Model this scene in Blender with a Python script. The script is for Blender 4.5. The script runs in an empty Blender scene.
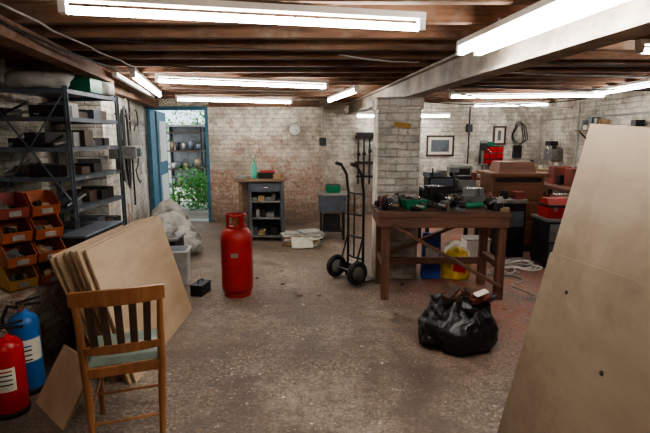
import bpy,bmesh,math,random
from mathutils import Vector,Matrix,noise,Euler
random.seed(7)
R=random.uniform
# ---------------------------------------------------------------- materials
def nt(name):
    m=bpy.data.materials.new(name); m.use_nodes=True
    t=m.node_tree; b=t.nodes['Principled BSDF']
    return m,t,b
def N(t,typ,**kw):
    n=t.nodes.new(typ)
    for k,v in kw.items():
        if k in n.inputs: n.inputs[k].default_value=v
        else: setattr(n,k,v)
    return n
def L(t,a,b): t.links.new(a,b)
def c4(c): return (c[0],c[1],c[2],1)
def noise_n(t,vec,scale,detail=4,rough=.6):
    n=N(t,'ShaderNodeTexNoise'); n.inputs['Scale'].default_value=scale
    n.inputs['Detail'].default_value=detail; n.inputs['Roughness'].default_value=rough
    L(t,vec,n.inputs['Vector']); return n.outputs['Fac']
def ramp(t,fac,stops):
    r=N(t,'ShaderNodeValToRGB'); e=r.color_ramp.elements
    e[0].position=stops[0][0]; e[0].color=c4(stops[0][1])
    e[1].position=stops[1][0]; e[1].color=c4(stops[1][1])
    for p,c in stops[2:]:
        x=e.new(p); x.color=c4(c)
    L(t,fac,r.inputs['Fac']); return r.outputs['Color']
def mixc(t,fac,a,b,mode='MIX'):
    m=N(t,'ShaderNodeMix',data_type='RGBA',blend_type=mode)
    for s,v in ((m.inputs[0],fac),(m.inputs[6],a),(m.inputs[7],b)):
        if hasattr(v,'is_linked'): L(t,v,s)
        else: s.default_value=v if isinstance(v,float) else c4(v)
    return m.outputs[2]
def math_n(t,op,a,b=0.0,clamp=False):
    m=N(t,'ShaderNodeMath',operation=op); m.use_clamp=clamp
    for s,v in ((m.inputs[0],a),(m.inputs[1],b)):
        if hasattr(v,'is_linked'): L(t,v,s)
        else: s.default_value=v
    return m.outputs[0]
def bump(t,b,h,strength=.3,dist=.01):
    n=N(t,'ShaderNodeBump'); n.inputs['Strength'].default_value=strength; n.inputs['Distance'].default_value=dist
    L(t,h,n.inputs['Height']); L(t,n.outputs[0],b.inputs['Normal'])
def mat(name,col,rough=.6,metal=0.0,var=.25,scale=9,bmp=.15,dirt=None):
    m,t,b=nt(name)
    tc=N(t,'ShaderNodeTexCoord').outputs['Object']
    f=noise_n(t,tc,scale,5)
    lo=[max(0,c*(1-var)) for c in col]; hi=[min(1,c*(1+var)) for c in col]
    c=ramp(t,f,[(.3,lo),(.7,hi)])
    if dirt:
        f2=noise_n(t,tc,3.5,6,.7)
        k=ramp(t,f2,[(.5,(0,0,0)),(.68,(1,1,1))])
        c=mixc(t,k,c,dirt)
    L(t,c,b.inputs['Base Color'])
    b.inputs['Roughness'].default_value=rough; b.inputs['Metallic'].default_value=metal
    if bmp: bump(t,b,noise_n(t,tc,scale*6,3),bmp,.004)
    return m
def emis(name,col,s):
    m,t,b=nt(name); b.inputs['Base Color'].default_value=c4((.8,.8,.8))
    b.inputs['Emission Color'].default_value=c4(col); b.inputs['Emission Strength'].default_value=s
    return m
def wood(name,a,b_,axis=0,scale=6,rough=.6,stain=None,grain=10,sc=1.6):
    m,t,b=nt(name)
    tc=N(t,'ShaderNodeTexCoord').outputs['Object']
    mp=N(t,'ShaderNodeMapping'); s=[grain,grain,grain]; s[axis]=1.0
    mp.inputs['Scale'].default_value=s; L(t,tc,mp.inputs['Vector'])
    f=noise_n(t,mp.outputs[0],scale*.5,6,.65)
    c=ramp(t,f,[(.32,a),(.68,b_)])
    if stain:
        f2=noise_n(t,tc,sc,7,.72); k=ramp(t,f2,[(.5,(0,0,0)),(.72,(1,1,1))])
        c=mixc(t,k,c,stain)
    L(t,c,b.inputs['Base Color']); b.inputs['Roughness'].default_value=rough
    bump(t,b,f,.25,.004)
    return m
def brick(name,paint,raw1,raw2,thr,hz,hs,rough=.75,dirty=(.30,.22,.15),soft=8,mortk=.42):
    m,t,b=nt(name)
    g=N(t,'ShaderNodeNewGeometry').outputs['Position']
    sx=N(t,'ShaderNodeSeparateXYZ'); L(t,g,sx.inputs[0])
    h=math_n(t,'ADD',sx.outputs[0],sx.outputs[1])
    nw=noise_n(t,g,5,3,.6)
    cb=N(t,'ShaderNodeCombineXYZ'); L(t,math_n(t,'ADD',h,math_n(t,'MULTIPLY',nw,.03)),cb.inputs[0])
    L(t,math_n(t,'ADD',sx.outputs[2],math_n(t,'MULTIPLY',nw,.035)),cb.inputs[1])
    br=N(t,'ShaderNodeTexBrick'); L(t,cb.outputs[0],br.inputs['Vector'])
    br.inputs['Scale'].default_value=1; br.inputs['Brick Width'].default_value=.225
    br.inputs['Row Height'].default_value=.075; br.inputs['Mortar Size'].default_value=.008
    br.inputs['Mortar Smooth'].default_value=.8
    br.inputs['Color1'].default_value=c4(raw1); br.inputs['Color2'].default_value=c4(raw2)
    br.inputs['Mortar'].default_value=c4((.36,.29,.22))
    n1=noise_n(t,g,1.5,9,.74); n2=noise_n(t,g,7,8,.74); n3=noise_n(t,g,1.1,7,.7); n5=noise_n(t,g,22,5,.7)
    pc=ramp(t,n1,[(.38,[c*.5 for c in paint]),(.53,paint)])
    pc=mixc(t,ramp(t,n2,[(.5,(0,0,0)),(.62,(.85,.85,.85))]),pc,dirty)
    pc=mixc(t,ramp(t,n3,[(.48,(0,0,0)),(.60,(.85,.85,.85))]),pc,[c*.6 for c in dirty])
    pc=mixc(t,ramp(t,n5,[(.59,(0,0,0)),(.68,(.7,.7,.7))]),pc,[c*.35 for c in dirty])
    mp=math_n(t,'MULTIPLY',math_n(t,'SUBTRACT',n3,.38),3.6,True)
    mort=math_n(t,'MULTIPLY',math_n(t,'MULTIPLY',br.outputs['Fac'],mortk*1.2),math_n(t,'ADD',math_n(t,'MULTIPLY',mp,.85),.15))
    pc=mixc(t,mort,pc,[c*.25 for c in paint])
    hm=math_n(t,'MULTIPLY',math_n(t,'SUBTRACT',hz,sx.outputs[2]),hs)
    k=math_n(t,'ADD',math_n(t,'MULTIPLY',n1,1.6),math_n(t,'MINIMUM',math_n(t,'MAXIMUM',hm,-.25),.25))
    k=math_n(t,'ADD',k,math_n(t,'MULTIPLY',n2,.45))
    k=math_n(t,'MULTIPLY',math_n(t,'SUBTRACT',k,thr+.30),soft,True)
    k=math_n(t,'MULTIPLY',k,.92)
    rawc=mixc(t,ramp(t,n2,[(.38,(.8,.8,.8)),(.55,(0,0,0))]),br.outputs['Color'],[raw1[0]*.45,raw1[1]*.5,raw1[2]*.6])
    rawc=mixc(t,ramp(t,n5,[(.50,(0,0,0)),(.62,(.6,.6,.6))]),rawc,[c*.8 for c in paint])
    c=mixc(t,k,pc,rawc)
    gr=math_n(t,'MULTIPLY',math_n(t,'SUBTRACT',.6,sx.outputs[2]),1.5,True)
    c=mixc(t,math_n(t,'MULTIPLY',gr,math_n(t,'MULTIPLY',n2,1.4)),c,(.12,.085,.06))
    L(t,c,b.inputs['Base Color']); b.inputs['Roughness'].default_value=rough
    hh=math_n(t,'SUBTRACT',math_n(t,'MULTIPLY',n2,1.0),math_n(t,'MULTIPLY',br.outputs['Fac'],.7))
    bump(t,b,hh,.9,.018)
    return m
def floor_mat():
    m,t,b=nt('floor_concrete')
    g=N(t,'ShaderNodeNewGeometry').outputs['Position']
    n1=noise_n(t,g,.7,8,.68); n2=noise_n(t,g,12,9,.8); n3=noise_n(t,g,40,6,.8); n4=noise_n(t,g,2.6,9,.78); n6=noise_n(t,g,1.3,6,.7)
    c=ramp(t,n1,[(.36,(.15,.105,.075)),(.5,(.26,.195,.145)),(.62,(.39,.31,.245))])
    c=mixc(t,ramp(t,n4,[(.42,(.85,.85,.85)),(.53,(0,0,0))]),c,(.12,.083,.06))
    c=mixc(t,ramp(t,n2,[(.40,(.6,.6,.6)),(.52,(0,0,0))]),c,(.10,.072,.054))
    c=mixc(t,ramp(t,n3,[(.40,(.4,.4,.4)),(.48,(0,0,0))]),c,(.09,.066,.05))
    dust=math_n(t,'MULTIPLY',ramp(t,n3,[(.50,(0,0,0)),(.62,(.8,.8,.8))]),math_n(t,'ADD',math_n(t,'MULTIPLY',math_n(t,'SUBTRACT',n6,.43),5,True),.12))
    c=mixc(t,dust,c,(.58,.50,.41))
    sx=N(t,'ShaderNodeSeparateXYZ'); L(t,g,sx.inputs[0])
    rx=math_n(t,'MULTIPLY',math_n(t,'SUBTRACT',sx.outputs[0],.45),1.1,True)
    ry=math_n(t,'MULTIPLY',math_n(t,'SUBTRACT',sx.outputs[1],2.7),1.0,True)
    rm=math_n(t,'MULTIPLY',math_n(t,'MULTIPLY',rx,ry),math_n(t,'MULTIPLY',math_n(t,'SUBTRACT',n4,.40),6,True))
    c=mixc(t,math_n(t,'MULTIPLY',rm,.6),c,(.42,.12,.08))
    L(t,c,b.inputs['Base Color'])
    r=ramp(t,n4,[(.40,(.28,.28,.28)),(.58,(.58,.58,.58))]); L(t,r,b.inputs['Roughness'])
    hh=math_n(t,'ADD',math_n(t,'MULTIPLY',n2,.8),math_n(t,'MULTIPLY',n3,.45))
    bump(t,b,hh,.9,.016)
    return m
WHITEBRICK=brick('painted_brick',(.86,.81,.71),(.33,.15,.09),(.42,.22,.13),.88,.9,.35,dirty=(.52,.45,.35))
BACKBRICK=brick('peeling_brick',(.86,.79,.66),(.36,.19,.125),(.56,.38,.28),.74,1.42,.36,dirty=(.48,.36,.26),soft=7)
PILLARB=brick('pillar_brick',(.86,.81,.72),(.33,.16,.1),(.42,.24,.15),1.15,.8,.2,dirty=(.60,.53,.43),mortk=.25)
FLOOR=floor_mat()
JOIST=wood('joist_wood',(.075,.034,.02),(.25,.12,.062),0,6,.8,stain=(.24,.18,.13),sc=3.5)
CEILB=wood('ceiling_boards',(.26,.13,.065),(.52,.31,.17),1,5,.75,stain=(.18,.11,.075))
STEEL=mat('beam_paint',(.33,.275,.22),.6,0,.35,5,.3,dirt=(.16,.09,.06))
PLY=wood('plywood',(.50,.35,.215),(.66,.50,.335),1,3,.6,stain=(.46,.33,.20),grain=5)
PLY2=wood('plywood_aged',(.23,.165,.105),(.31,.235,.16),1,3,.5,stain=(.17,.115,.07),grain=4)
PLYE=wood('ply_edge',(.24,.13,.065),(.55,.38,.23),1,8,.7,grain=2)
BENCHW=wood('bench_wood',(.08,.034,.022),(.22,.10,.058),0,5,.6,stain=(.075,.047,.035))
BENCHV=wood('bench_leg_wood',(.09,.037,.023),(.23,.105,.06),2,5,.6)
CHAIRW=wood('chair_beech',(.23,.088,.032),(.39,.17,.066),2,5,.32)
DARKW=wood('dark_wood',(.035,.02,.014),(.09,.05,.03),2,5,.5)
CABW=wood('cabinet_wood',(.13,.05,.026),(.23,.10,.05),0,5,.5)
TABW=wood('table_wood',(.15,.095,.06),(.28,.18,.115),0,5,.6)
GREEN=mat('green_plastic',(.01,.17,.075),.4)
GREENC=mat('green_vinyl',(.14,.18,.14),.5)
SLATE=mat('slate_blue_steel',(.105,.125,.15),.5,.2,.25,5,.1,dirt=(.07,.065,.06))
REDB=mat('red_enamel',(.40,.018,.016),.42,0,.2,6,.08,dirt=(.26,.026,.02))
REDE=mat('red_gloss',(.48,.012,.012),.25,0,.1,4,0)
BLUEE=mat('blue_gloss',(.02,.12,.36),.3,0,.1,4,0)
BLACK=mat('black_rubber',(.015,.015,.015),.6)
BLKM=mat('black_steel',(.028,.027,.028),.4,.4)
GREY=mat('grey_steel',(.27,.27,.26),.45,.5,.2,6,.1,dirt=(.12,.10,.08))
LGREY=mat('light_grey',(.44,.43,.40),.6,0)
BRASS=mat('brass',(.5,.35,.12),.35,.9)
WHITE=mat('white_enamel',(.75,.73,.68),.5,0,.08)
LABEL=mat('cream_label',(.72,.68,.57),.7,0,.15,14)
DLABEL=mat('dirty_label',(.30,.28,.24),.7,0,.3,14)
OR=mat('orange_plastic',(.36,.09,.03),.5,0,.25,5,.1,dirt=(.16,.06,.04))
YE=mat('yellow_plastic',(.50,.27,.045),.5,0,.2,5,.1,dirt=(.28,.15,.05))
RP=mat('red_plastic',(.24,.045,.033),.5,0,.25,5,.1,dirt=(.12,.05,.035))
CARD=mat('cardboard',(.36,.23,.12),.85)
SACKG=mat('grey_sack',(.40,.38,.34),.7,0,.35,6,.3,dirt=(.13,.12,.10))
TEAL=mat('teal_bottle',(.12,.55,.38),.35)
BLUES=mat('blue_paper_sack',(.02,.06,.30),.5)
YELS=mat('yellow_sack',(.80,.52,.04),.5,0,.2,8,.2)
BROWNJ=mat('brown_rag',(.11,.05,.03),.9,0,.3,14,.5)
DOORB=mat('blue_door_paint',(.05,.15,.22),.5)
CHROME=mat('chrome',(.6,.6,.6),.25,1)
TUBE=emis('fluorescent_tube',(1.0,.985,.95),48)
def bagmat():
    m,t,b=nt('black_bin_liner'); b.inputs['Base Color'].default_value=(.008,.008,.009,1)
    b.inputs['Roughness'].default_value=.33
    tc=N(t,'ShaderNodeTexCoord').outputs['Object']
    n=N(t,'ShaderNodeTexNoise'); n.inputs['Scale'].default_value=7; n.inputs['Detail'].default_value=4; n.inputs['Distortion'].default_value=1.2
    L(t,tc,n.inputs['Vector']); bump(t,b,n.outputs['Fac'],.7,.045); return m
BAG=bagmat()
LEAF=mat('leaf',(.10,.30,.06),.6,0,.5,6,0)
YARD=mat('yard_ground',(.45,.42,.38),.9)
# ---------------------------------------------------------------- builder
class B:
    def __init__(s): s.bm=bmesh.new(); s.m=[]
    def mi(s,m):
        if m not in s.m: s.m.append(m)
        return s.m.index(m)
    def add(s,vs,fs,m,smooth=False):
        i=s.mi(m); v=[s.bm.verts.new(p) for p in vs]
        for f in fs:
            try:
                q=s.bm.faces.new([v[k] for k in f]); q.material_index=i; q.smooth=smooth
            except ValueError: pass
    def box(s,c,d,m,rot=None,tx=1,ty=1):
        c=Vector(c); r=Euler(rot).to_matrix() if rot else Matrix.Identity(3)
        vs=[]
        for z in(-1,1):
            kx=tx if z>0 else 1; ky=ty if z>0 else 1
            for x,y in((-1,-1),(1,-1),(1,1),(-1,1)):
                vs.append(c+r@Vector((x*d[0]/2*kx,y*d[1]/2*ky,z*d[2]/2)))
        s.add(vs,[(3,2,1,0),(4,5,6,7),(0,1,5,4),(1,2,6,5),(2,3,7,6),(3,0,4,7)],m)
    def bx(s,x0,x1,y0,y1,z0,z1,m):
        s.box(((x0+x1)/2,(y0+y1)/2,(z0+z1)/2),(x1-x0,y1-y0,z1-z0),m)
    def beam(s,p,q,w,h,m,up=(0,0,1)):
        p=Vector(p);q=Vector(q);d=(q-p).normalized();u=Vector(up)
        if abs(d.dot(u))>.98:u=Vector((0,1,0))
        a=d.cross(u).normalized()*w/2; b=a.cross(d).normalized()*h/2
        vs=[o+k for o in(p,q) for k in(-a-b,a-b,a+b,-a+b)]
        s.add(vs,[(0,1,2,3),(7,6,5,4),(0,4,5,1),(1,5,6,2),(2,6,7,3),(3,7,4,0)],m)
    def tube(s,pts,r,m,seg=10,closed=False,caps=True,radii=None):
        pts=[Vector(p) for p in pts]; n=len(pts); rings=[]; prev=None
        for i,p in enumerate(pts):
            if closed: d=(pts[(i+1)%n]-pts[i-1]).normalized()
            else: d=(pts[min(i+1,n-1)]-pts[max(i-1,0)]).normalized()
            if prev is None:
                u=Vector((0,0,1)) if abs(d.z)<.9 else Vector((1,0,0))
                a=d.cross(u).normalized()
            else:
                a=(prev-d*prev.dot(d)); a=a.normalized() if a.length>1e-6 else d.orthogonal().normalized()
            prev=a; b=d.cross(a); rr=radii[i] if radii else r
            rings.append([p+(a*math.cos(2*math.pi*k/seg)+b*math.sin(2*math.pi*k/seg))*rr for k in range(seg)])
        vs=[v for q in rings for v in q]; fs=[]
        for i in range(n if closed else n-1):
            j=(i+1)%n
            for k in range(seg):
                l=(k+1)%seg; fs.append((i*seg+k,i*seg+l,j*seg+l,j*seg+k))
        s.add(vs,fs,m,True)
        if caps and not closed:
            s.add(rings[0],[tuple(range(seg))[::-1]],m); s.add(rings[-1],[tuple(range(seg))],m)
    def cyl(s,p,q,r,m,r2=None,seg=20): s.tube([p,q],r,m,seg,radii=[r,r if r2 is None else r2])
    def lathe(s,prof,m,c=(0,0,0),seg=32,axis='z'):
        vs=[];fs=[]
        for r,z in prof:
            for k in range(seg):
                a=2*math.pi*k/seg; x,y=r*math.cos(a),r*math.sin(a)
                v=Vector((x,y,z)) if axis=='z' else (Vector((z,x,y)) if axis=='x' else Vector((x,z,y)))
                vs.append(v+Vector(c))
        for i in range(len(prof)-1):
            for k in range(seg):
                l=(k+1)%seg; f=(i*seg+k,i*seg+l,(i+1)*seg+l,(i+1)*seg+k)
                fs.append(f if axis!='y' else f[::-1])
        s.add(vs,fs,m,True)
    def torus(s,c,Rr,r,m,axis='z',seg=32):
        pts=[]
        for k in range(seg):
            a=2*math.pi*k/seg;x,y=Rr*math.cos(a),Rr*math.sin(a)
            pts.append(Vector(c)+(Vector((x,y,0)) if axis=='z' else Vector((0,x,y)) if axis=='x' else Vector((x,0,y))))
        s.tube(pts,r,m,8,closed=True)
    def slab(s,pts,th,m,edge=None):
        p=[Vector(q) for q in pts]; n=(p[1]-p[0]).cross(p[3]-p[0]).normalized()*th
        vs=p+[q-n for q in p]
        s.add(vs,[(0,1,2,3),(7,6,5,4)],m)
        s.add(vs,[(0,4,5,1),(1,5,6,2),(2,6,7,3),(3,7,4,0)],edge or m)
    def blob(s,c,d,m,amp=.15,fr=3,sub=4,seed=0,flat=True,soft=False):
        t=bmesh.new(); bmesh.ops.create_icosphere(t,subdivisions=sub,radius=1)
        i=s.mi(m); mp={}
        for v in t.verts:
            p=v.co.copy(); q=p*fr+Vector((seed,seed*2,0))
            if soft:
                an=math.atan2(p.y,p.x); up=max(0,p.z+.2)
                k=1+amp*noise.noise(q)+.05*up*math.sin(an*9+3*noise.noise(q*1.2))+.05*(1-2*abs(noise.noise(q*2.0)))
            else:
                k=1+amp*noise.noise(q)+amp*.7*(1-2*abs(noise.noise(q*2.3)))-amp*.35+amp*.35*noise.noise(q*5)
            w=p*k
            if flat and w.z<-.55: w.z=-.55-(w.z+.55)*-.08; w.x*=1.05; w.y*=1.05
            w=Vector((w.x*d[0]/2,w.y*d[1]/2,(max(w.z,-.6)+.6)/1.6*d[2]))
            mp[v]=s.bm.verts.new(w+Vector(c))
        for f in t.faces:
            q=s.bm.faces.new([mp[v] for v in f.verts]); q.smooth=True; q.material_index=i
        t.free()
    def fin(s,name,loc=(0,0,0),rz=0,bevel=0,rot=None):
        bmesh.ops.recalc_face_normals(s.bm,faces=s.bm.faces[:]) 
        me=bpy.data.meshes.new(name); s.bm.to_mesh(me); s.bm.free()
        for m in s.m: me.materials.append(m)
        o=bpy.data.objects.new(name,me); bpy.context.scene.collection.objects.link(o)
        o.location=loc; o.rotation_euler=rot or (0,0,rz)
        if bevel:
            md=o.modifiers.new('bevel','BEVEL'); md.width=bevel; md.segments=2; md.limit_method='ANGLE'; md.angle_limit=.7
        return o
# ---------------------------------------------------------------- room shell
H=2.36
b=B(); b.bx(-4,5,-2,9.6,-.1,0,FLOOR); b.fin('floor')
b=B(); b.bx(-4,5,-2,9.6,H,H+.06,CEILB)
b.fin('ceiling')
def wallseg(b,p,q,z0,z1,m,th=.2,side=1):
    p=Vector((p[0],p[1],0));q=Vector((q[0],q[1],0));d=(q-p).normalized();n=Vector((-d.y,d.x,0))*th*side
    vs=[Vector((v.x,v.y,z)) for z in(z0,z1) for v in(p,q,q+n,p+n)]
    b.add(vs,[(3,2,1,0),(4,5,6,7),(0,1,5,4),(1,2,6,5),(2,3,7,6),(3,0,4,7)],m)
b=B()
wallseg(b,(-3.16,8.4),(-2.30,4.95),0,H,WHITEBRICK,.3,-1)
wallseg(b,(-2.62,4.95),(-3.0,4.95),0,H,WHITEBRICK,.12,-1)
wallseg(b,(-2.85,5.0),(-2.85,-1.6),0,H,WHITEBRICK,.2,-1)
b.fin('wall_left')
b=B()
b.bx(-3.5,-3.12,8.4,8.65,0,H,BACKBRICK)
b.bx(-3.12,-2.05,8.4,8.65,2.06,H,BACKBRICK)
b.bx(-2.05,-.03,8.4,8.65,0,H,BACKBRICK)
b.bx(-.2,-.03,8.65,9.3,0,H,BACKBRICK)
b.bx(-.2,4.4,9.3,9.5,0,H,WHITEBRICK)
b.fin('wall_back')
b=B(); b.bx(4.2,4.4,-1.6,9.3,0,H,WHITEBRICK); b.fin('wall_right')
b=B(); b.bx(-3,4.4,-1.8,-1.6,0,H,WHITEBRICK); b.fin('wall_front')
b=B(); b.bx(-2.84,-1.93,2.85,3.38,0,.52,WHITEBRICK); b.fin('brick_plinth',bevel=.01)
b=B()
y=-1.3
while y<8.3:
    b.box((.7+R(-.01,.01),y,2.255),(7.0,.055,.205),JOIST,rot=(0,0,R(-.012,.012)))
    if random.random()<.6: b.box((R(-1,2.5),y+.2,2.30),(R(.05,.1),.36,.10),JOIST)
    y+=.40
b.box((2.1,8.75,2.255),(4.1,.055,.205),JOIST)
b.fin('ceiling_joists')
b=B(); b.beam((-2.32,4.9,2.09),(-2.95,8.35,2.09),.14,.12,JOIST); b.beam((-2.0,8.33,2.10),(-.1,8.33,2.10),.1,.1,JOIST)
b.beam((-1.45,1.2,2.10),(-2.1,4.7,2.10),.12,.10,JOIST)
b.fin('trim_1')
b=B()
def bl(y): return 1.40-.1*y
p0=(bl(-1.4),-1.4);p1=(bl(9.2),9.2)
b.beam((p0[0],p0[1],1.955),(p1[0],p1[1],1.955),.16,.018,STEEL)
b.beam((p0[0],p0[1],2.14),(p1[0],p1[1],2.14),.16,.018,STEEL)
b.beam((p0[0],p0[1],2.05),(p1[0],p1[1],2.05),.06,.19,STEEL)
b.fin('steel_beam')
b=B(); b.bx(.55,1.0,4.97,5.42,0,1.94,PILLARB); b.bx(.53,1.02,4.95,5.44,1.82,1.945,PILLARB)
b.fin('brick_pillar',bevel=.012)
b=B(); b.box((.80,4.94,1.66),(.17,.012,.05),YE,rot=(0,.15,0)); b.fin('warning_sign')
# ------------------------------------------------------------ fluorescent lamps
def lamp(p,q,twin=False):
    b=B(); p=Vector(p);q=Vector(q);d=(q-p).normalized(); s=d.cross(Vector((0,0,1))).normalized()
    b.beam(p+Vector((0,0,.032)),q+Vector((0,0,.032)),.055 if not twin else .15,.03,WHITE)
    offs=(-.055,.055) if twin else (0,)
    for o in offs:
        b.tube([p+s*o+d*.03-Vector((0,0,.02)),q+s*o-d*.03-Vector((0,0,.02))],.017,TUBE,10)
        for e,dd in((p,d),(q,-d)):
            b.beam(e+s*o-Vector((0,0,.008)),e+s*o+dd*.03-Vector((0,0,.008)),.045,.055,WHITE)
    zt=2.155
    for k in(.2,.8):
        c=p.lerp(q,k)
        if c.z+.05<zt: b.cyl(c+Vector((0,0,.045)),(c.x,c.y,zt),.006,LGREY,seg=6)
    b.fin('fluorescent_lamp')
lamp((-1.13,2.12,2.10),(.49,2.46,2.10))
lamp((-1.65,4.72,2.10),(.03,5.35,2.10))
lamp((-2.2,7.1,2.10),(-.53,7.75,2.10))
lamp((-1.72,4.35,2.10),(-2.22,6.5,2.10))
lamp((.06,7.5,2.10),(.38,5.8,2.10))
lamp((.86,2.95,2.06),(1.10,1.15,2.06),twin=True)
lamp((1.72,6.7,2.10),(3.75,6.45,2.10))
lamp((2.62,8.55,2.10),(3.84,8.25,2.10))
lamp((.56,8.8,1.93),(2.3,8.8,1.93))
lamp((3.5,6.3,2.10),(3.42,4.9,2.10))
lamp((1.97,3.1,2.10),(3.4,3.25,2.10))
lamp((-.9,-.2,2.10),(.75,-.2,2.10))  # unseen lamp behind the camera, added as fill for the foreground
b=B()
b.beam((-1.9,4.4,2.1),(-2.45,6.9,2.1),.04,.04,LGREY)
b.fin('cable_trunking')
def sag(b,p,q,r,m,s=.05,n=12):
    p=Vector(p);q=Vector(q)
    b.tube([p.lerp(q,i/n)+Vector((.012*math.sin(i*2.1),.012*math.cos(i*1.7),-4*s*(i/n)*(1-i/n))) for i in range(n+1)],r,m,6)
b=B()
sag(b,(.1,3.6,2.14),(.75,3.9,2.13),.006,LGREY,.015)
sag(b,(-1.5,3.0,2.14),(.4,3.5,2.14),.004,BLACK,.02)
sag(b,(-1.7,3.9,2.14),(.4,4.1,2.14),.006,BLACK,.05)
sag(b,(-1.9,5.9,2.13),(.5,6.1,2.13),.005,DLABEL,.03)
sag(b,(-1.6,2.2,2.13),(-1.75,4.3,2.11),.008,BLACK,.03)
sag(b,(-1.35,1.6,2.13),(-1.62,4.2,2.13),.006,DLABEL,.02)
sag(b,(1.3,4.4,2.13),(4.1,4.6,2.12),.010,LGREY,.03)
sag(b,(1.1,5.4,2.12),(4.1,5.9,2.10),.012,BLKM,.02)
sag(b,(1.15,5.0,2.05),(3.9,7.6,2.0),.008,LGREY,.08)
sag(b,(.95,7.0,2.1),(3.9,7.2,2.1),.008,BLACK,.1)
sag(b,(1.3,3.7,2.13),(3.2,3.9,2.13),.007,BLACK,.04)
sag(b,(1.35,2.6,2.14),(2.6,2.7,2.14),.010,LGREY,.02)
b.fin('overhead_cables')
# ------------------------------------------------------------ door + yard
b=B()
b.bx(-3.12,-3.05,8.36,8.6,0,2.06,DOORB); b.bx(-2.11,-2.05,8.40,8.6,0,2.06,DOORB); b.bx(-3.05,-2.11,8.40,8.6,2.0,2.06,DOORB)
b.bx(-3.05,-2.11,8.38,8.64,0,.03,LGREY)
b.fin('door_frame')
b=B()
b.box((.42,0,1.03),(.84,.045,1.94),DOORB)
b.box((.42,-.028,.5),(.6,.02,.65),WHITE); b.box((.42,-.028,1.45),(.6,.02,.75),WHITE)
b.cyl((.78,-.02,1.0),(.78,-.08,1.0),.012,CHROME,seg=8); b.cyl((.78,-.08,1.0),(.68,-.08,1.0),.01,CHROME,seg=8)
b.fin('door_1',loc=(-3.06,8.66,0),rz=math.radians(98),bevel=.004)
b=B(); b.bx(-9,2,9.6,16,-.08,-.01,YARD); b.bx(-9,-.25,8.65,9.6,-.08,-.01,YARD); b.fin('yard_ground')
b=B()
for i in range(40): b.bx(-6.5+i*.15,-6.37+i*.15,12.6,12.63,0,1.9,WHITE if i%5 else LGREY)
b.bx(-6.5,-.5,12.63,12.68,.4,.5,WHITE); b.bx(-6.5,-.5,12.63,12.68,1.4,1.5,WHITE)
b.fin('garden_fence')
b=B()
for x in(-3.55,-2.75):
    for yy in(10.6,10.95): b.bx(x-.02,x+.02,yy-.02,yy+.02,0,1.75,BLKM)
for z in(.4,.8,1.2,1.6): b.bx(-3.58,-2.72,10.57,10.98,z,z+.03,DARKW)
b.bx(-3.58,-2.72,10.98,11.0,.4,1.75,GREY)
for z in(.43,.83,1.23):
    x=-3.5
    while x<-2.85:
        w=R(.09,.16); h=R(.1,.22); b.lathe([(.0,0),(w*.35,0),(w*.45,h),(w*.40,h),(w*.3,.02)],random.choice([GREY,SLATE,BLACK,SLATE,CARD,WHITE,BLUEE]),c=(x+w/2,10.75,z),seg=12); x+=w+.02
b.bx(-3.62,-2.68,10.5,11.05,1.75,1.79,GREY)
b.fin('garden_shelf')
b=B()
for k in range(2200):
    c=random.choice([(-2.75,10.1,.45),(-3.1,9.9,.25),(-2.6,9.9,.3),(-2.75,10.1,.6),(-2.5,10.0,.2),(-4.2,12,1.6),(-2.5,11.8,1.75),(-3.2,12.0,2.0)])
    far=c[1]>11
    p=Vector(c)+Vector((random.gauss(0,.3 if far else .2),random.gauss(0,.15),random.gauss(0,.25 if far else .15)))
    if p.z<0.02: p.z=.03
    if p.y>12.45: p.y=12.4
    d=Vector((R(-1,1),R(-1,1),R(-.3,1))).normalized()*R(.05,.11); a=d.orthogonal().normalized()*R(.015,.03)
    b.add([p,p+d*.5+a,p+d,p+d*.5-a],[(0,1,2,3)],LEAF)
for x,yy,zz in((-2.75,10.1,.5),(-3.1,9.9,.3),(-4.2,12,1.6),(-2.5,11.8,1.8),(-3.2,12,2.0)): b.cyl((x,yy,-.01),(x,yy,zz),.02,DARKW,seg=6)
b.fin('garden_plants')
# ------------------------------------------------------------ left shelving
b=B()
X0,X1,Y0,Y1=-2.68,-2.04,3.8,4.72
for x in(X0,X1):
    for yy in(Y0,Y1):
        b.bx(x-.02,x+.02,yy-.003,yy+.003,0,1.94,SLATE)
        b.bx(x-.003,x+.003,yy-.02,yy+.02,0,1.94,SLATE)
sh=[.1,.40,.68,.96,1.22,1.46,1.70,1.92]
for z in sh:
    b.bx(X0,X1,Y0,Y1,z-.003,z,SLATE)
    b.bx(X1-.004,X1,Y0,Y1,z-.035,z,SLATE); b.bx(X0,X1,Y0,Y0+.004,z-.035,z,SLATE); b.bx(X0,X1,Y1-.004,Y1,z-.035,z,SLATE)
for a,c in((.15,1.0),(1.0,1.9)):
    b.beam((X0,Y0-.008,a),(X1,Y0-.008,c),.004,.022,SLATE,up=(0,1,0)); b.beam((X1,Y0-.008,a),(X0,Y0-.008,c),.022,.004,SLATE)
b.fin('metal_shelving_unit')
b=B()
cols=[SLATE,SLATE,BLKM,BLKM,BLACK,DARKW,SLATE,SLATE,SLATE,BLACK,BLKM,DARKW,GREY]
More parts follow.
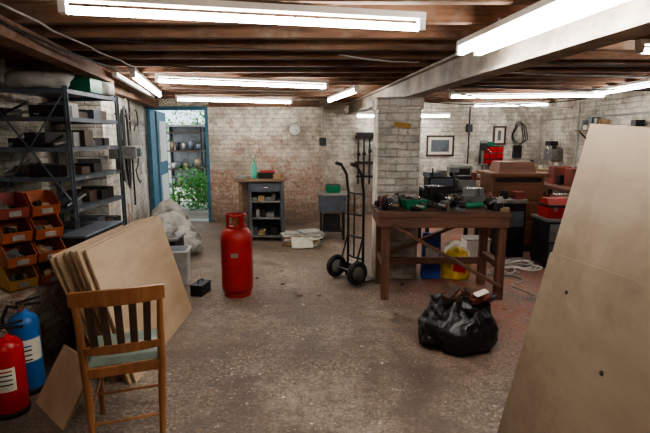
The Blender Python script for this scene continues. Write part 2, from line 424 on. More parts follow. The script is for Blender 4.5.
for z in sh[:-1]:
    yy=Y0+.03
    while yy<Y1-.12:
        w=R(.1,.17); h=R(.05,.14); m=random.choice(cols)
        dx=R(.0,.08)
        if random.random()<.85: b.bx(X1-.32,X1-.025-dx,yy,yy+w-.012,z+.002,z+h,m)
        if random.random()<.25: b.box((X1-.004,yy+w/2,z-.018),(.012,w*.4,.022),DLABEL)
        yy+=w
    x=X0+.03
    while x<X1-.36:
        w=R(.07,.14)
        if random.random()<.7: b.bx(x,x+w-.01,Y0+.06,Y0+.3,z+.002,z+R(.03,.12),random.choice(cols))
        x+=w
    for k in range(6): 
        x=R(X0+.05,X1-.08); b.cyl((x,Y0+.03,z+.02),(x+R(-.05,.05),Y0+.3,z+.02+R(0,.12)),.012,random.choice([BLKM,GREY,DLABEL,BLKM]),seg=8)
b.fin('storage_boxes')
b=B()
b.blob((-2.35,4.0,1.925),(.5,.35,.20),SACKG,.25,3,3,3); b.box((-2.2,4.35,2.0),(.3,.22,.14),GREEN); b.box((-2.5,4.4,1.98),(.2,.3,.10),CARD)
b.blob((-2.12,4.62,1.925),(.2,.2,.18),SACKG,.25,3,3,8)
b.fin('dust_sheet_bundle')
def pbin(b,c,w,d,h,m):
    x,y,z=c;t=.006
    b.bx(x,x+d,y,y+w,z,z+t,m); b.bx(x,x+t,y,y+w,z,z+h,m)
    for yy in(y,y+w-t):
        pr=[(x,z),(x+d,z),(x+d+.03,z+h*.45),(x+d*.72,z+h),(x,z+h)]
        vs=[Vector((px,yy,pz)) for px,pz in pr]+[Vector((px,yy+t,pz)) for px,pz in pr]
        b.add(vs,[(0,1,2,3,4),(9,8,7,6,5)]+[(i,i+5,(i+1)%5+5,(i+1)%5) for i in range(5)],m)
    vs=[Vector((x+d,y,z)),Vector((x+d,y+w,z)),Vector((x+d+.03,y+w,z+h*.45)),Vector((x+d+.03,y,z+h*.45))]
    b.slab(vs,.006,m)
    b.box((x+d+.02,y+w/2,z+h*.22),(.012,w*.4,h*.22),DLABEL,rot=(0,.25,0))
    for k in range(5): b.box((x+d*R(.3,.8),y+w*R(.25,.75),z+h*R(.2,.42)),(R(.03,.08),R(.03,.08),R(.03,.05)),random.choice([GREY,BLKM,CARD]),rot=(R(0,1),R(0,1),R(0,3)))
b=B()
rows=[(0,YE,.25),(.16,OR,.25),(.32,OR,.23),(.48,RP,.22)]
for z,m,d in rows:
    for j in range(2):
        mm=random.choice([m,OR]) if j else m
        pbin(b,(-.36+R(-.02,.02),-.05+j*.19,z),.18,d,.155,mm)
b.fin('parts_bins',loc=(-1.97,2.95,.53),rz=math.radians(-38))
# ------------------------------------------------------------ extinguishers
def ext(loc,m,r=.08,h=.44,rz=0,lz=(.36,.66),la=75):
    b=B()
    b.lathe([(0,0),(r*.92,0),(r,.015),(r,h-.07),(r*.93,h-.04),(r*.7,h-.012),(r*.35,h),(r*.3,h+.02),(0,h+.02)],m,seg=28)
    n=12;vs=[]
    for k in range(n+1):
        a=math.radians(-125+la*k/n)
        for z in(h*lz[0],h*lz[1]): vs.append(Vector(((r+.0015)*math.cos(a),(r+.0015)*math.sin(a),z)))
    b.add(vs,[(2*k,2*k+2,2*k+3,2*k+1) for k in range(n)],LABEL,True)
    for zz in(.44,.50,.56,.61): 
        vs=[]
        for k in range(7):
            a=math.radians(-115+55*k/6)
            for z in(h*zz,h*(zz+.018)): vs.append(Vector(((r+.0025)*math.cos(a),(r+.0025)*math.sin(a),z)))
        b.add(vs,[(2*k,2*k+2,2*k+3,2*k+1) for k in range(6)],m if zz>.6 else BLACK,True)
    b.cyl((0,0,h),(0,0,h+.05),.02,BRASS,seg=14)
    b.beam((-.03,0,h+.045),(.10,0,h+.05),.02,.012,BLACK); b.beam((-.03,0,h+.06),(.10,0,h+.085),.02,.01,BLACK)
    b.cyl((.0,-.02,h+.03),(0,-.035,h+.03),.018,CHROME,seg=14)
    b.tube([(-.02,0,h+.03),(-.07,0,h+.05),(-.10,-.01,h-.02),(-r-.025,-.02,h*.6),(-r-.015,-.02,h*.25)],.011,BLACK,8)
    b.lathe([(r*.95,0),(r+.004,.0),(r+.004,.03),(r,.032)],BLACK,seg=28)
    return b.fin('fire_extinguisher',loc=loc,rz=rz)
ext((-1.785,2.46,0),REDE,.088,.45,.3)
ext((-1.83,2.70,0),BLUEE,.085,.50,.4,lz=(.42,.70),la=110)
# ------------------------------------------------------------ chair
b=B()
for s in(-1,1):
    b.tube([(s*.155,-.05,0),(s*.165,-.015,.25),(s*.175,0,.45),(s*.178,-.02,.62),(s*.185,-.065,.83)],.016,CHAIRW,10,radii=[.013,.018,.02,.018,.014])
    b.tube([(s*.165,.36,0),(s*.155,.33,.44)],.016,CHAIRW,10,radii=[.013,.019])
    b.beam((s*.17,-.01,.425),(s*.16,.335,.425),.02,.05,CHAIRW); b.tube([(s*.162,-.02,.22),(s*.162,.345,.22)],.009,CHAIRW,8)
def bowrail(z0,z1,yb,bow,hw,th,m,n=12):
    vs=[]
    for i in range(n+1):
        x=-hw+2*hw*i/n; y=yb-bow*(1-(x/hw)**2); dz=.012*(1-(x/hw)**2)
        vs+= [Vector((x,y-th/2,z0)),Vector((x,y+th/2,z0)),Vector((x,y+th/2-.008,z1+dz)),Vector((x,y-th/2-.008,z1+dz))]
    fs=[]
    for i in range(n):
        for k in range(4):
            l=(k+1)%4; fs.append((i*4+k,i*4+l,i*4+4+l,i*4+4+k))
    fs+=[(0,1,2,3),(n*4+3,n*4+2,n*4+1,n*4)]
    b.add(vs,fs,m)
bowrail(.785,.855,-.058,.045,.208,.02,CHAIRW)
bowrail(.525,.565,-.012,.03,.178,.018,CHAIRW)
for i in range(5):
    x=-.115+.0575*i; k=1-(x/.2)**2
    b.beam((x,-.014-.03*k,.55),(x*1.1,-.055-.045*k,.80),.034,.010,DARKW,up=(0,1,0))
b.beam((-.165,-.005,.425),(.165,-.005,.425),.02,.05,CHAIRW); b.beam((-.155,.335,.425),(.155,.335,.425),.02,.05,CHAIRW)
b.tube([(-.16,.17,.22),(.16,.17,.22)],.009,CHAIRW,8); b.tube([(-.16,-.03,.17),(.16,-.03,.17)],.009,CHAIRW,8)
b.add([Vector(p) for p in((-.175,.0,.452),(.175,.0,.452),(.185,.36,.452),(-.185,.36,.452),(-.15,.03,.478),(.15,.03,.478),(.155,.33,.478),(-.155,.33,.478))],[(3,2,1,0),(4,5,6,7),(0,1,5,4),(1,2,6,5),(2,3,7,6),(3,0,4,7)],GREENC)
b.fin('kitchen_chair',loc=(-.985,2.15,0),rz=math.radians(19),bevel=.004)
# ------------------------------------------------------------ plywood stack left
b=B()
for i in range(8):
    xb=-1.20-.030*i; xt=-1.45-.038*i; zt=.87-.008*i+R(-.012,.01); yn=2.76+R(-.03,.04)+.01*i; yf=4.05-.02*i
    b.slab([(xb,yn,0.0),(xb,yf,0),(xt,yf,zt),(xt,yn,zt)],.014,PLY,PLYE)
b.fin('plywood_stack')
b=B(); b.bx(-2.0,-1.80,3.45,4.1,.0,.8,BLKM); b.bx(-2.01,-1.79,3.44,4.11,.79,.81,SLATE); b.fin('storage_crate',bevel=.006)
b=B()
b.slab([(-1.71,2.55,0),(-1.40,2.28,0),(-1.28,2.42,.30),(-1.59,2.69,.30)],.015,PLY,PLYE)
b.fin('plywood_offcut')
# ------------------------------------------------------------ large sheets right
b=B()
b.slab([(.84,2.12,0),(.84,.75,0),(1.17,.75,1.52),(1.175,2.12,1.605)][::-1],-.018,PLY2,PLYE)
b.slab([(.834,2.12,0),(.834,.75,0),(1.067,.75,1.13),(1.044,2.12,1.02)][::-1],-.004,PLY2,PLY2)
for yy,z in((1.9,.9),(1.55,.72),(1.8,.3)):
    x=.834+.206*z; b.cyl((x-.004,yy,z),(x+.002,yy,z-.0005),.009,BLACK,seg=10)
b.fin('plywood_sheet')
b=B()
for x in(1.22,1.62):
    for yy in(.95,1.85): b.bx(x,x+.07,yy,yy+.07,0,1.42,BENCHV)
b.bx(1.2,1.7,.93,1.94,1.42,1.46,BENCHW); b.bx(1.2,1.7,.93,1.94,.5,.53,BENCHW); b.bx(1.2,1.7,.93,1.94,.95,.98,BENCHW)
b.fin('timber_rack')
# ------------------------------------------------------------ wall hung stuff left
def wp(y,off=0.0,z=1.0):
    return Vector((-3.16+(8.4-y)*(.86/3.45)+off,y,z))
b=B()
for k in range(6):
    c=wp(5.5,.09+.012*k,1.42+R(-.03,.03)); pts=[]
    for a in range(28):
        t=2*math.pi*a/28; pts.append(c+Vector((-.06*math.cos(t),.2*math.cos(t)*R(.97,1.03),(.36+.02*k)*math.sin(t))))
    b.tube(pts,.010,BLACK if k%3 else LGREY,6,closed=True)
b.cyl(wp(5.5,.02,1.8),wp(5.5,.2,1.8),.01,GREY,seg=8)
b.fin('hose_coil')
b=B(); b.box((0,0,0),(.26,.3,.13),GREY); b.box((.14,0,.0),(.05,.1,.09),SLATE); b.cyl((0,-.08,.06),(0,-.08,.13),.03,BLKM,seg=12); b.box((-.06,.05,-.12),(.08,.05,.14),GREY)
b.fin('bracket_mounted_grinder',loc=tuple(wp(5.05,.19,1.38)),rz=.25,bevel=.006)
b=B()
for yy,z0 in((6.2,.4),(6.5,.6),(7.3,.9)): b.cyl(wp(yy,.04,z0),wp(yy,.04,2.03),.013,LGREY if yy!=6.5 else BLKM,seg=8)
b.cyl(wp(5.9,.04,1.75),wp(8.2,.04,1.75),.013,GREY,seg=8)
b.box(wp(7.3,.07,.9),(.06,.1,.12),WHITE); b.box(wp(6.2,.09,1.5),(.09,.18,.22),GREY); b.box(wp(6.8,.08,1.25),(.08,.16,.16),LGREY)
pts=[wp(6.6+.25*math.sin(a*.8),.10,1.9-.06*a+.05*math.sin(a*1.9)) for a in range(18)]
b.tube(pts,.009,BLACK,6)
b.fin('electrical_conduit')
b=B()
b.blob((-2.2,6.6,0),(.6,.6,.46),SACKG,.22,2.6,4,1); b.blob((-1.95,6.1,0),(.55,.55,.34),SACKG,.25,2.6,4,5); b.blob((-2.42,7.2,0),(.55,.6,.55),SACKG,.22,2.6,4,9)
b.fin('rubble_sacks')
b=B(); b.bx(-2.1,-1.75,5.35,5.7,0,.34,BLKM); b.bx(-2.12,-1.73,5.33,5.72,.34,.37,GREY); b.blob((-1.93,5.5,.37),(.3,.28,.14),SACKG,.3,3,3,12); b.fin('metal_bin',bevel=.008)
b=B()
b.box((0,0,.18),(.24,.24,.36),LGREY,tx=1.12,ty=1.12); b.box((0,0,.36),(.29,.29,.025),LGREY)
b.box((0,0,.366),(.235,.235,.02),BLKM)
b.fin('plastic_bin',loc=(-1.58,4.85,0),rz=.15,bevel=.008)
b=B(); b.box((0,0,.05),(.12,.2,.1),BLACK); b.box((0,0,.105),(.13,.21,.015),BLKM); b.tube([(0,-.05,.11),(0,-.05,.14),(0,.05,.14),(0,.05,.11)],.007,BLACK,6); b.fin('small_toolbox',loc=(-1.24,4.5,0),rz=-.2,bevel=.005)
# ------------------------------------------------------------ gas cylinder
b=B()
r=.152
b.lathe([(0,.04),(r*.7,.03),(r*.95,.05),(r,.09),(r,.55),(r*.97,.60),(r*.86,.645),(r*.62,.68),(r*.3,.70),(0,.70)],REDB,seg=40)
b.lathe([(r*.86,0),(r*.86,.06)],REDB,seg=40); b.lathe([(r*.82,.0),(r*.82,.06)],REDB,seg=40); b.lathe([(r*.82,0),(r*.86,0)],REDB,seg=40)
b.lathe([(r+.002,.322),(r+.004,.326),(r+.004,.334),(r+.002,.338)],REDB,seg=40)
for a0,a1,z0,z1 in((0,360,.66,.70),(0,360,.79,.81),(-150,-120,.69,.80),(-60,-30,.69,.80),(60,120,.69,.80)):
    n=max(3,int((a1-a0)/10)); vs=[]
    for k in range(n+1):
        a=math.radians(a0+(a1-a0)*k/n)
        for rr,z in((.098,z0),(.098,z1),(.090,z1),(.090,z0)): vs.append(Vector((rr*math.cos(a),rr*math.sin(a),z)))
    b.add(vs,[(k*4+j,k*4+(j+1)%4,k*4+4+(j+1)%4,k*4+4+j) for k in range(n) for j in range(4)],REDB,False)
b.cyl((0,0,.69),(0,0,.77),.022,BRASS,seg=12); b.cyl((0,-.02,.73),(0,-.06,.73),.015,BRASS,seg=10); b.torus((0,0,.78),.03,.008,BLACK,'z',16)
n=8;vs=[]
for k in range(n+1):
    a=math.radians(-100+25*k/n)
    for z in(.41,.45): vs.append(Vector(((r+.002)*math.cos(a),(r+.002)*math.sin(a),z)))
b.add(vs,[(2*k,2*k+2,2*k+3,2*k+1) for k in range(n)],DLABEL,True)
b.fin('gas_cylinder',loc=(-.865,4.48,0))
# ------------------------------------------------------------ cabinet back
b=B()
b.bx(-1.32,-.60,6.82,7.35,.89,.93,TABW)
for x in(-1.27,-1.13):
    b.bx(x,x+.05,6.87,6.92,0,.89,GREY if x>-1.2 else TABW)
b.bx(-1.28,-1.2,7.25,7.3,0,.89,TABW)
b.bx(-1.13,-1.11,6.86,7.33,.06,.89,SLATE); b.bx(-.66,-.64,6.86,7.33,.0,.89,SLATE); b.bx(-1.13,-.64,7.31,7.33,.06,.89,SLATE)
for z in(.06,.33,.58,.80): b.bx(-1.11,-.66,6.86,7.31,z,z+.02,GREY)
b.bx(-1.11,-.66,6.855,6.875,.74,.87,SLATE); b.box((-.88,6.85,.80),(.1,.02,.02),CHROME)
for z in(.08,.35,.60):
    x=-1.09
    while x<-.76:
        w=R(.06,.12); b.bx(x,x+w-.01,6.92,7.15,z,z+R(.05,.13),random.choice([SLATE,CARD,BLKM,GREY,BLKM])); x+=w
b.bx(-1.30,-1.13,6.85,7.3,.02,.06,TABW)
b.fin('workshop_cabinet',bevel=.004)
b=B(); b.lathe([(0,0),(.045,0),(.048,.02),(.048,.17),(.03,.21),(.018,.23),(.018,.26),(0,.26)],TEAL,c=(-1.05,6.95,.93),seg=18); b.cyl((-1.05,6.95,1.19),(-1.05,6.95,1.25),.008,TEAL,seg=8); b.box((-1.05,6.93,1.255),(.03,.07,.02),WHITE)
b.fin('spray_bottle')
b=B(); b.box((-.88,7.0,.975),(.24,.2,.09),BLKM,rot=(0,0,.2)); b.box((-.86,7.0,1.03),(.2,.15,.03),REDB,rot=(0,0,.3)); b.box((-.70,6.98,.965),(.12,.2,.07),CARD); b.box((-1.22,6.98,.95),(.14,.18,.04),GREY)
b.fin('tool_boxes_pile',bevel=.005)
b=B()
for k in range(16):
    zz=.012+.018*k
    if k<10: b.box((-.45+R(-.03,.03),6.62+R(-.03,.03),zz),(.28,.22,.016),random.choice([LABEL,WHITE,CARD,RP,LGREY]),rot=(0,0,R(-.4,.4)))
    b.box((-.22+R(-.05,.05),6.6+R(-.04,.04),zz*.75),(.28,.24,.013),random.choice([LABEL,WHITE,CARD,CARD,LGREY]),rot=(0,0,R(-.5,.5)))
b.box((-.32,6.42,.08),(.3,.02,.17),LABEL,rot=(-.6,0,.2))
b.fin('magazine_pile')
b=B(); b.lathe([(0,0),(.10,0),(.11,-.015),(.11,-.03),(0,-.03)],WHITE,axis='y',seg=28); b.torus((0,-.03,0),.105,.006,GREY,'y',28)
b.beam((0,-.034,0),(0,-.034,.07),.004,.008,BLACK); b.beam((0,-.034,0),(.05,-.034,-.02),.004,.008,BLACK)
b.fin('round_clock',loc=(-.53,8.398,1.66))
b=B()
b.box((.11,7.12,.56),(.40,.42,.26),SLATE,tx=1.06,ty=1.06); b.box((.11,7.12,.69),(.46,.48,.025),GREY)
for x in(-.06,.28):
    for yy in(6.95,7.3): b.beam((x,yy,0),(x,yy,.45),.035,.035,BLKM)
b.bx(-.06,.28,6.95,7.3,.12,.14,BLKM); b.box((.1,7.1,.25),(.26,.24,.22),BLACK)
b.fin('sink_unit',bevel=.006)
b=B(); b.box((.12,7.1,.765),(.2,.2,.11),GREEN,tx=1.2,ty=1.2); b.box((.12,7.1,.823),(.20,.20,.012),BLACK); b.fin('green_tub',bevel=.005)
b=B(); b.box((-.04,8.37,1.45),(.12,.05,.14),BLKM); b.cyl((-.04,8.385,.8),(-.04,8.385,1.4),.012,LGREY,seg=8); b.cyl((-.04,8.385,1.5),(-.04,8.385,2.1),.012,LGREY,seg=8); b.fin('electrical_switch')
b=B()
for k in range(4):
    x=.63+.11*k; b.bx(x,x+.035,9.21,9.24,.62,1.62,BLKM); b.box((x+.02,9.19,R(.8,1.3)),(.06,.1,.06),BLKM)
b.bx(.6,1.05,9.19,9.22,1.56,1.62,BLKM); b.bx(.6,1.05,9.19,9.22,.75,.79,BLKM); b.bx(.58,1.07,9.24,9.295,1.0,1.06,DARKW); b.bx(.58,1.07,9.24,9.295,1.5,1.56,DARKW)
b.fin('sash_clamp_rack')
# ------------------------------------------------------------ sack truck
b=B()
for s in(-1,1):
    b.tube([(s*.13,.0,.06),(s*.13,-.0,.95),(s*.13,-.03,1.15),(s*.13,-.10,1.25)],.014,BLKM,10)
    b.tube([(s*.13,-.10,1.25),(s*.13,-.17,1.27)],.018,BLACK,10)
    b.tube([(s*.13,0,.5),(s*.13,-.11,.14)],.010,BLKM,8); b.beam((s*.13,0,.06),(s*.13,-.12,.135),.01,.05,BLKM)
    cx=s*.185
    b.torus((cx,-.12,.13),.098,.031,BLACK,'x',28)
    b.lathe([(0,-.018),(.03,-.022),(.045,-.012),(.072,-.018),(.072,.018),(.045,.012),(.03,.022),(0,.018)],GREY,c=(cx,-.12,.13),axis='x',seg=20)
b.cyl((-.2,-.12,.13),(.2,-.12,.13),.010,GREY,seg=10)
for z in(.25,.48,.72,.95): b.tube([(-.13,0,z),(0,-.025,z),(.13,0,z)],.011,BLKM,8)
b.beam((0,-.02,.25),(0,-.02,.95),.02,.006,BLKM,up=(0,1,0))
b.bx(-.17,.17,-.005,.005,.01,.16,BLKM); b.bx(-.17,.17,0,.17,.004,.012,BLKM)
b.fin('sack_truck',loc=(.33,4.98,0),rz=math.radians(-55))
# ------------------------------------------------------------ workbench
b=B()
yf,yb_=4.30,4.86; zt=.86
for i in range(4): b.bx(.48,1.72,yf-.04+i*.155,yf-.04+i*.155+.15,zt-.05,zt-.004*(i%2),BENCHW)
for x in(.535,1.625):
    for yy in(yf,yb_-.07): b.bx(x,x+.075,yy,yy+.075,0,zt-.05,BENCHV)
b.bx(.50,1.71,yf-.028,yf,zt-.15,zt-.05,BENCHW); b.bx(.50,1.71,yb_+.005,yb_+.03,zt-.14,zt-.05,BENCHW)
for x in(.50,1.70): b.bx(x,x+.03,yf,yb_,zt-.15,zt-.05,BENCHW)
for x in(.545,1.64): b.bx(x,x+.05,yf+.07,yb_-.07,.30,.36,BENCHW)
b.beam((.62,yf-.018,.74),(1.66,yf-.018,.14),.03,.07,BENCHW,up=(0,1,0))
b.beam((.60,yb_-.03,.30),(1.66,yb_-.03,.75),.03,.06,BENCHW,up=(0,1,0))
b.bx(.60,1.64,yb_-.06,yb_-.02,.22,.29,BENCHW)
b.fin('workbench',bevel=.004)
def vice(name,loc,rz,s=1,m=BLKM):
    b=B()
    b.lathe([(0,0),(.085,0),(.085,.015),(.05,.025),(.045,.05),(0,.05)],m,seg=20)
    b.box((0,.02,.085),(.085,.17,.07),m); b.box((0,.03,.135),(.14,.045,.07),m); b.box((0,.05,.155),(.1,.06,.03),GREY)
    b.box((0,-.075,.085),(.06,.12,.05),m); b.box((0,-.045,.13),(.14,.035,.075),m); b.box((0,-.025,.16),(.135,.006,.022),CHROME); b.box((0,.004,.16),(.135,.006,.022),CHROME)
    b.cyl((0,-.1,.085),(0,-.2,.085),.014,CHROME,seg=12); b.cyl((0,-.19,.085),(0,-.215,.085),.022,CHROME,seg=12)
    b.cyl((-.09,-.203,.06),(.09,-.203,.11),.006,CHROME,seg=8)
    o=b.fin(name,loc=loc,rz=rz,bevel=.004); o.scale=(s,s,s); return o
vice('bench_vice',(1.09,4.64,zt+.001),math.radians(25),1.2)
vice('bench_vice',(1.46,4.6,zt+.001),math.radians(-60),1.1,GREY)
b=B()
x,yy,z=.86,4.5,zt
b.box((x,yy,z+.045),(.19,.15,.09),GREEN,tx=1.15,ty=1.15,rot=(0,0,.2)); b.box((x,yy,z+.088),(.18,.14,.01),BLKM,rot=(0,0,.2))
for k in range(5): b.box((x+R(-.06,.06),yy+R(-.04,.04),z+.10),(.07,.02,.02),random.choice([GREY,BLKM,CHROME]),rot=(R(-.3,.3),R(-.3,.3),R(0,3)))
b.fin('green_tool_tray',bevel=.003)
b=B()
for k in range(320):
    x=R(.54,1.68);yy=R(4.30,4.82)
    if abs(x-.86)<.18 and abs(yy-4.5)<.16: continue
    if abs(x-1.09)<.15 and yy>4.42: continue
    if abs(x-1.46)<.18 and yy>4.45: continue
    if 1.16<x<1.56 and yy<4.54: continue
    m=random.choice([BLKM,GREY,BLACK,RP,BLKM,LGREY,SLATE,DARKW,CARD]); a=R(0,3.1)
    t=random.random()
    if t<.45: hh=R(.02,.09); b.box((x,yy,zt+.002+hh/2),(R(.04,.10),R(.03,.06),hh),m,rot=(0,0,a))
    elif t<.85:
        d=Vector((math.cos(a),math.sin(a),R(-.1,.5)))*R(.04,.07); p=Vector((x,yy,zt+.04+R(0,.05))); b.cyl(p-d,p+d*.2,.012,m,seg=8); b.cyl(p+d*.2,p+d,.005,CHROME,seg=6)
    else:
        h=R(.06,.14); b.lathe([(0,0),(.027,0),(.03,h*.8),(.018,h),(0,h)],m,c=(x,yy,zt+.001),seg=12)
b.fin('bench_tools')
b=B()
b.cyl((0,0,.04),(.18,.02,.05),.028,GREEN,seg=14); b.cyl((-.06,0,.045),(0,0,.045),.034,BLKM,seg=14); b.cyl((-.05,0,.0),(-.05,0,.02),.055,GREY,seg=18); b.cyl((-.05,.02,.05),(-.05,.11,.07),.013,BLACK,seg=8); b.cyl((-.05,0,.018),(-.05,0,.05),.018,GREY,seg=10)
b.fin('angle_grinder',loc=(1.31,4.36,zt+.005),rz=.1)
b=B(); b.box((0,0,.24),(.20,.13,.48),BLUES,tx=.95,ty=.5); b.box((0,-.058,.30),(.15,.006,.10),WHITE,rot=(-.068,0,0)); b.box((0,0,.49),(.19,.05,.03),BLUES); b.fin('blue_paper_sack',loc=(1.17,5.05,0),bevel=.02)
b=B(); b.blob((1.45,5.03,0),(.32,.26,.34),YELS,.16,2.5,4,4); b.box((1.45,4.89,.15),(.14,.008,.09),REDE,rot=(-.12,.2,0)); b.fin('yellow_sack')
b=B(); b.blob((1.55,5.4,0),(.3,.28,.32),LABEL,.2,2.5,4,14); b.fin('white_sack')
# ------------------------------------------------------------ black bin bag
b=B()
b.blob((0,0,0),(.54,.46,.36),BAG,.28,1.5,5,2,soft=True)
b.blob((-.15,-.03,.05),(.26,.28,.22),BAG,.35,1.6,5,6,flat=False,soft=True)
n=28; vs=[]
for k in range(n):
    a=k/n*2*math.pi; w=.03*math.sin(a*7)+.02*math.sin(a*4+1)
    for rr,z in((.13,.27),(.16+w,.335),(.205+w*1.5,.345+.03*math.sin(a*5))):
        vs.append(Vector((.04+rr*math.cos(a),rr*.75*math.sin(a),z)))
b.add(vs,[(k*3+j,((k+1)%n)*3+j,((k+1)%n)*3+j+1,k*3+j+1) for k in range(n) for j in range(2)],BAG,True)
b.fin('black_bin_bag',loc=(.99,3.34,0))
b=B()
for k in range(14): b.box((R(-.12,.13),R(-.07,.07),R(0,.05)),(R(.08,.18),R(.03,.09),R(.012,.05)),random.choice([BROWNJ,BROWNJ,BROWNJ,DARKW,RP,DARKW]),rot=(R(-.4,.4),R(-.4,.4),R(0,3)))
b.box((.10,-.07,.055),(.11,.05,.012),LABEL,rot=(.3,-.2,.4))
b.fin('wood_scraps',loc=(1.03,3.33,.375),bevel=.006)
# ------------------------------------------------------------ right area
b=B()
b.bx(1.35,2.12,6.25,6.85,.80,.84,BLKM)
for x in(1.37,2.05):
    for yy in(6.28,6.78): b.bx(x,x+.05,yy,yy+.05,0,.8,BLKM)
b.bx(1.70,2.10,6.27,6.8,.45,.8,SLATE); b.bx(1.73,2.07,6.255,6.27,.48,.61,GREY); b.bx(1.73,2.07,6.255,6.27,.64,.77,GREY)
b.fin('metal_desk',bevel=.004)
b=B()
b.box((1.58,6.5,.92),(.36,.3,.16),BLKM); b.box((1.58,6.34,.93),(.3,.02,.10),SLATE); b.box((1.93,6.5,.90),(.24,.28,.12),GREY); b.box((1.93,6.5,.985),(.2,.22,.05),BLACK); b.cyl((1.75,6.5,.84),(1.75,6.5,1.08),.03,BLKM,seg=12); b.box((1.75,6.45,1.10),(.12,.2,.07),GREY); b.cyl((2.03,6.4,.96),(2.03,6.4,1.06),.04,RP,seg=14)
b.box((1.48,6.5,1.03),(.18,.2,.06),SLATE,rot=(0,0,.3)); b.box((1.62,6.55,1.04),(.12,.16,.08),DLABEL); b.cyl((1.46,6.38,.84),(1.46,6.38,1.12),.012,BLKM,seg=8)
b.fin('desk_equipment',bevel=.006)
b=B()
b.bx(2.22,2.90,6.2,6.72,.10,1.02,CABW); b.bx(2.17,2.95,6.15,6.77,1.02,1.07,CABW); b.box((2.56,6.45,1.14),(.5,.4,.14),CABW,tx=.9,ty=.8)
b.bx(2.24,2.88,6.22,6.7,0,.1,DARKW)
for k,z in enumerate((.2,.46,.72)): b.bx(2.26,2.86,6.185,6.2,z,z+.22,CABW); b.box((2.56,6.178,z+.11),(.1,.02,.02),BLKM)
b.bx(2.26,2.86,6.188,6.2,.95,1.0,BLKM)
b.fin('wooden_cabinet',bevel=.006)
b=B()
b.box((2.40,6.03,.35),(.34,.2,.7),BLKM); b.box((2.40,5.92,.5),(.28,.02,.2),SLATE); b.box((2.40,6.01,.73),(.36,.22,.05),GREY); b.cyl((2.3,6.0,.75),(2.3,6.0,.86),.05,BLKM,seg=14); b.box((2.48,6.0,.80),(.12,.14,.1),RP)
b.fin('grinder_stand',bevel=.006)
b=B()
b.bx(2.60,3.05,5.40,5.8,.04,.56,BLKM); b.bx(2.58,3.07,5.38,5.82,.56,.59,GREY); b.bx(2.63,3.02,5.385,5.40,.08,.30,SLATE); b.bx(2.63,3.02,5.385,5.40,.32,.53,GREY)
for x in(2.62,3.0):
    for yy in(5.43,5.76): b.cyl((x,yy,0),(x,yy,.04),.02,BLACK,seg=8)
b.fin('steel_cabinet',bevel=.005)
b=B(); b.bx(2.62,3.0,5.45,5.72,.592,.72,REDB); b.bx(2.61,3.01,5.44,5.73,.72,.75,BLKM); b.box((2.81,5.585,.785),(.37,.25,.07),REDB,ty=.6); b.tube([(2.7,5.585,.82),(2.7,5.585,.86),(2.92,5.585,.86),(2.92,5.585,.82)],.009,CHROME,8)
b.box((2.70,5.44,.70),(.04,.012,.05),CHROME); b.box((2.93,5.44,.70),(.04,.012,.05),CHROME)
b.fin('red_toolbox',bevel=.006)
b=B(); b.bx(3.3,4.15,5.2,8.9,.78,.83,BENCHW)
for yy in(5.25,7.0,8.8):
    for x in(3.34,4.05): b.bx(x,x+.07,yy,yy+.07,0,.78,BENCHV)
b.fin('long_workbench',bevel=.004)
b=B()
yy=5.35
while yy<8.7:
    w=R(.15,.3); h=R(.05,.26); x=R(3.45,3.6)
    b.box((x+.1,yy+w/2,.832+h/2),(R(.15,.3),w-.05,h),random.choice([BLKM,GREY,SLATE,CARD,RP,LGREY,REDB,GREY]),rot=(0,0,R(-.15,.15)))
    if random.random()<.6: b.cyl((x+.35,yy+w/2,.832),(x+.35,yy+w/2,.832+R(.1,.3)),R(.03,.06),random.choice([GREY,LGREY,BLKM,REDB,LABEL]),seg=14)
    yy+=w
b.fin('stored_toolboxes',bevel=.008)
b=B()
b.box((0,0,.02),(.2,.28,.04),GREY); b.cyl((0,.07,.04),(0,.07,.62),.025,CHROME,seg=14); b.box((0,.0,.22),(.18,.18,.02),GREY); b.box((0,.0,.55),(.13,.3,.14),BLKM); b.box((0,.02,.64),(.14,.34,.05),GREY)
b.cyl((0,-.08,.48),(0,-.08,.36),.022,CHROME,r2=.014,seg=12); b.cyl((0,-.08,.36),(0,-.08,.28),.005,CHROME,seg=8); b.cyl((.06,-.05,.52),(.16,-.12,.44),.006,CHROME,seg=8); b.cyl((0,.14,.5),(0,.14,.64),.05,BLKM,seg=14)
b.fin('bench_drill_press',loc=(2.95,8.85,.802),rz=-.3,bevel=.004)
b=B(); b.bx(2.3,3.2,8.6,9.0,.75,.8,BENCHW)
for x in(2.32,3.12):
    for yy in(8.63,8.92): b.bx(x,x+.06,yy,yy+.06,0,.75,BENCHV)
b.fin('side_table',bevel=.004)
b=B(); b.bx(2.36,2.72,8.7,8.98,.801,1.0,GREY); b.bx(2.4,2.68,8.69,8.7,.84,.96,BLKM); b.bx(2.38,2.7,8.72,8.96,1.0,1.03,LGREY); b.fin('microwave_oven',bevel=.006)
b=B()
b.bx(3.02,3.44,9.16,9.295,.98,1.36,BLKM)
for i in range(3):
    for j in range(3): b.bx(3.04+j*.135,3.16+j*.135,9.11,9.17,1.0+i*.12,1.10+i*.12,REDE)
b.bx(3.1,3.26,9.17,9.28,1.36,1.44,GREEN)
b.fin('parts_drawer_rack',bevel=.004)
def frame(name,x0,x1,z0,z1,y=9.298):
    b=B();w=.035
    b.bx(x0,x1,y-.03,y,z0,z0+w,DARKW);b.bx(x0,x1,y-.03,y,z1-w,z1,DARKW);b.bx(x0,x0+w,y-.03,y,z0,z1,DARKW);b.bx(x1-w,x1,y-.03,y,z0,z1,DARKW)
    b.bx(x0+w,x1-w,y-.012,y-.002,z0+w,z1-w,LABEL); b.bx(x0+w+.06,x1-w-.06,y-.016,y-.012,z0+w+.05,z1-w-.05,SLATE)
    b.fin(name)
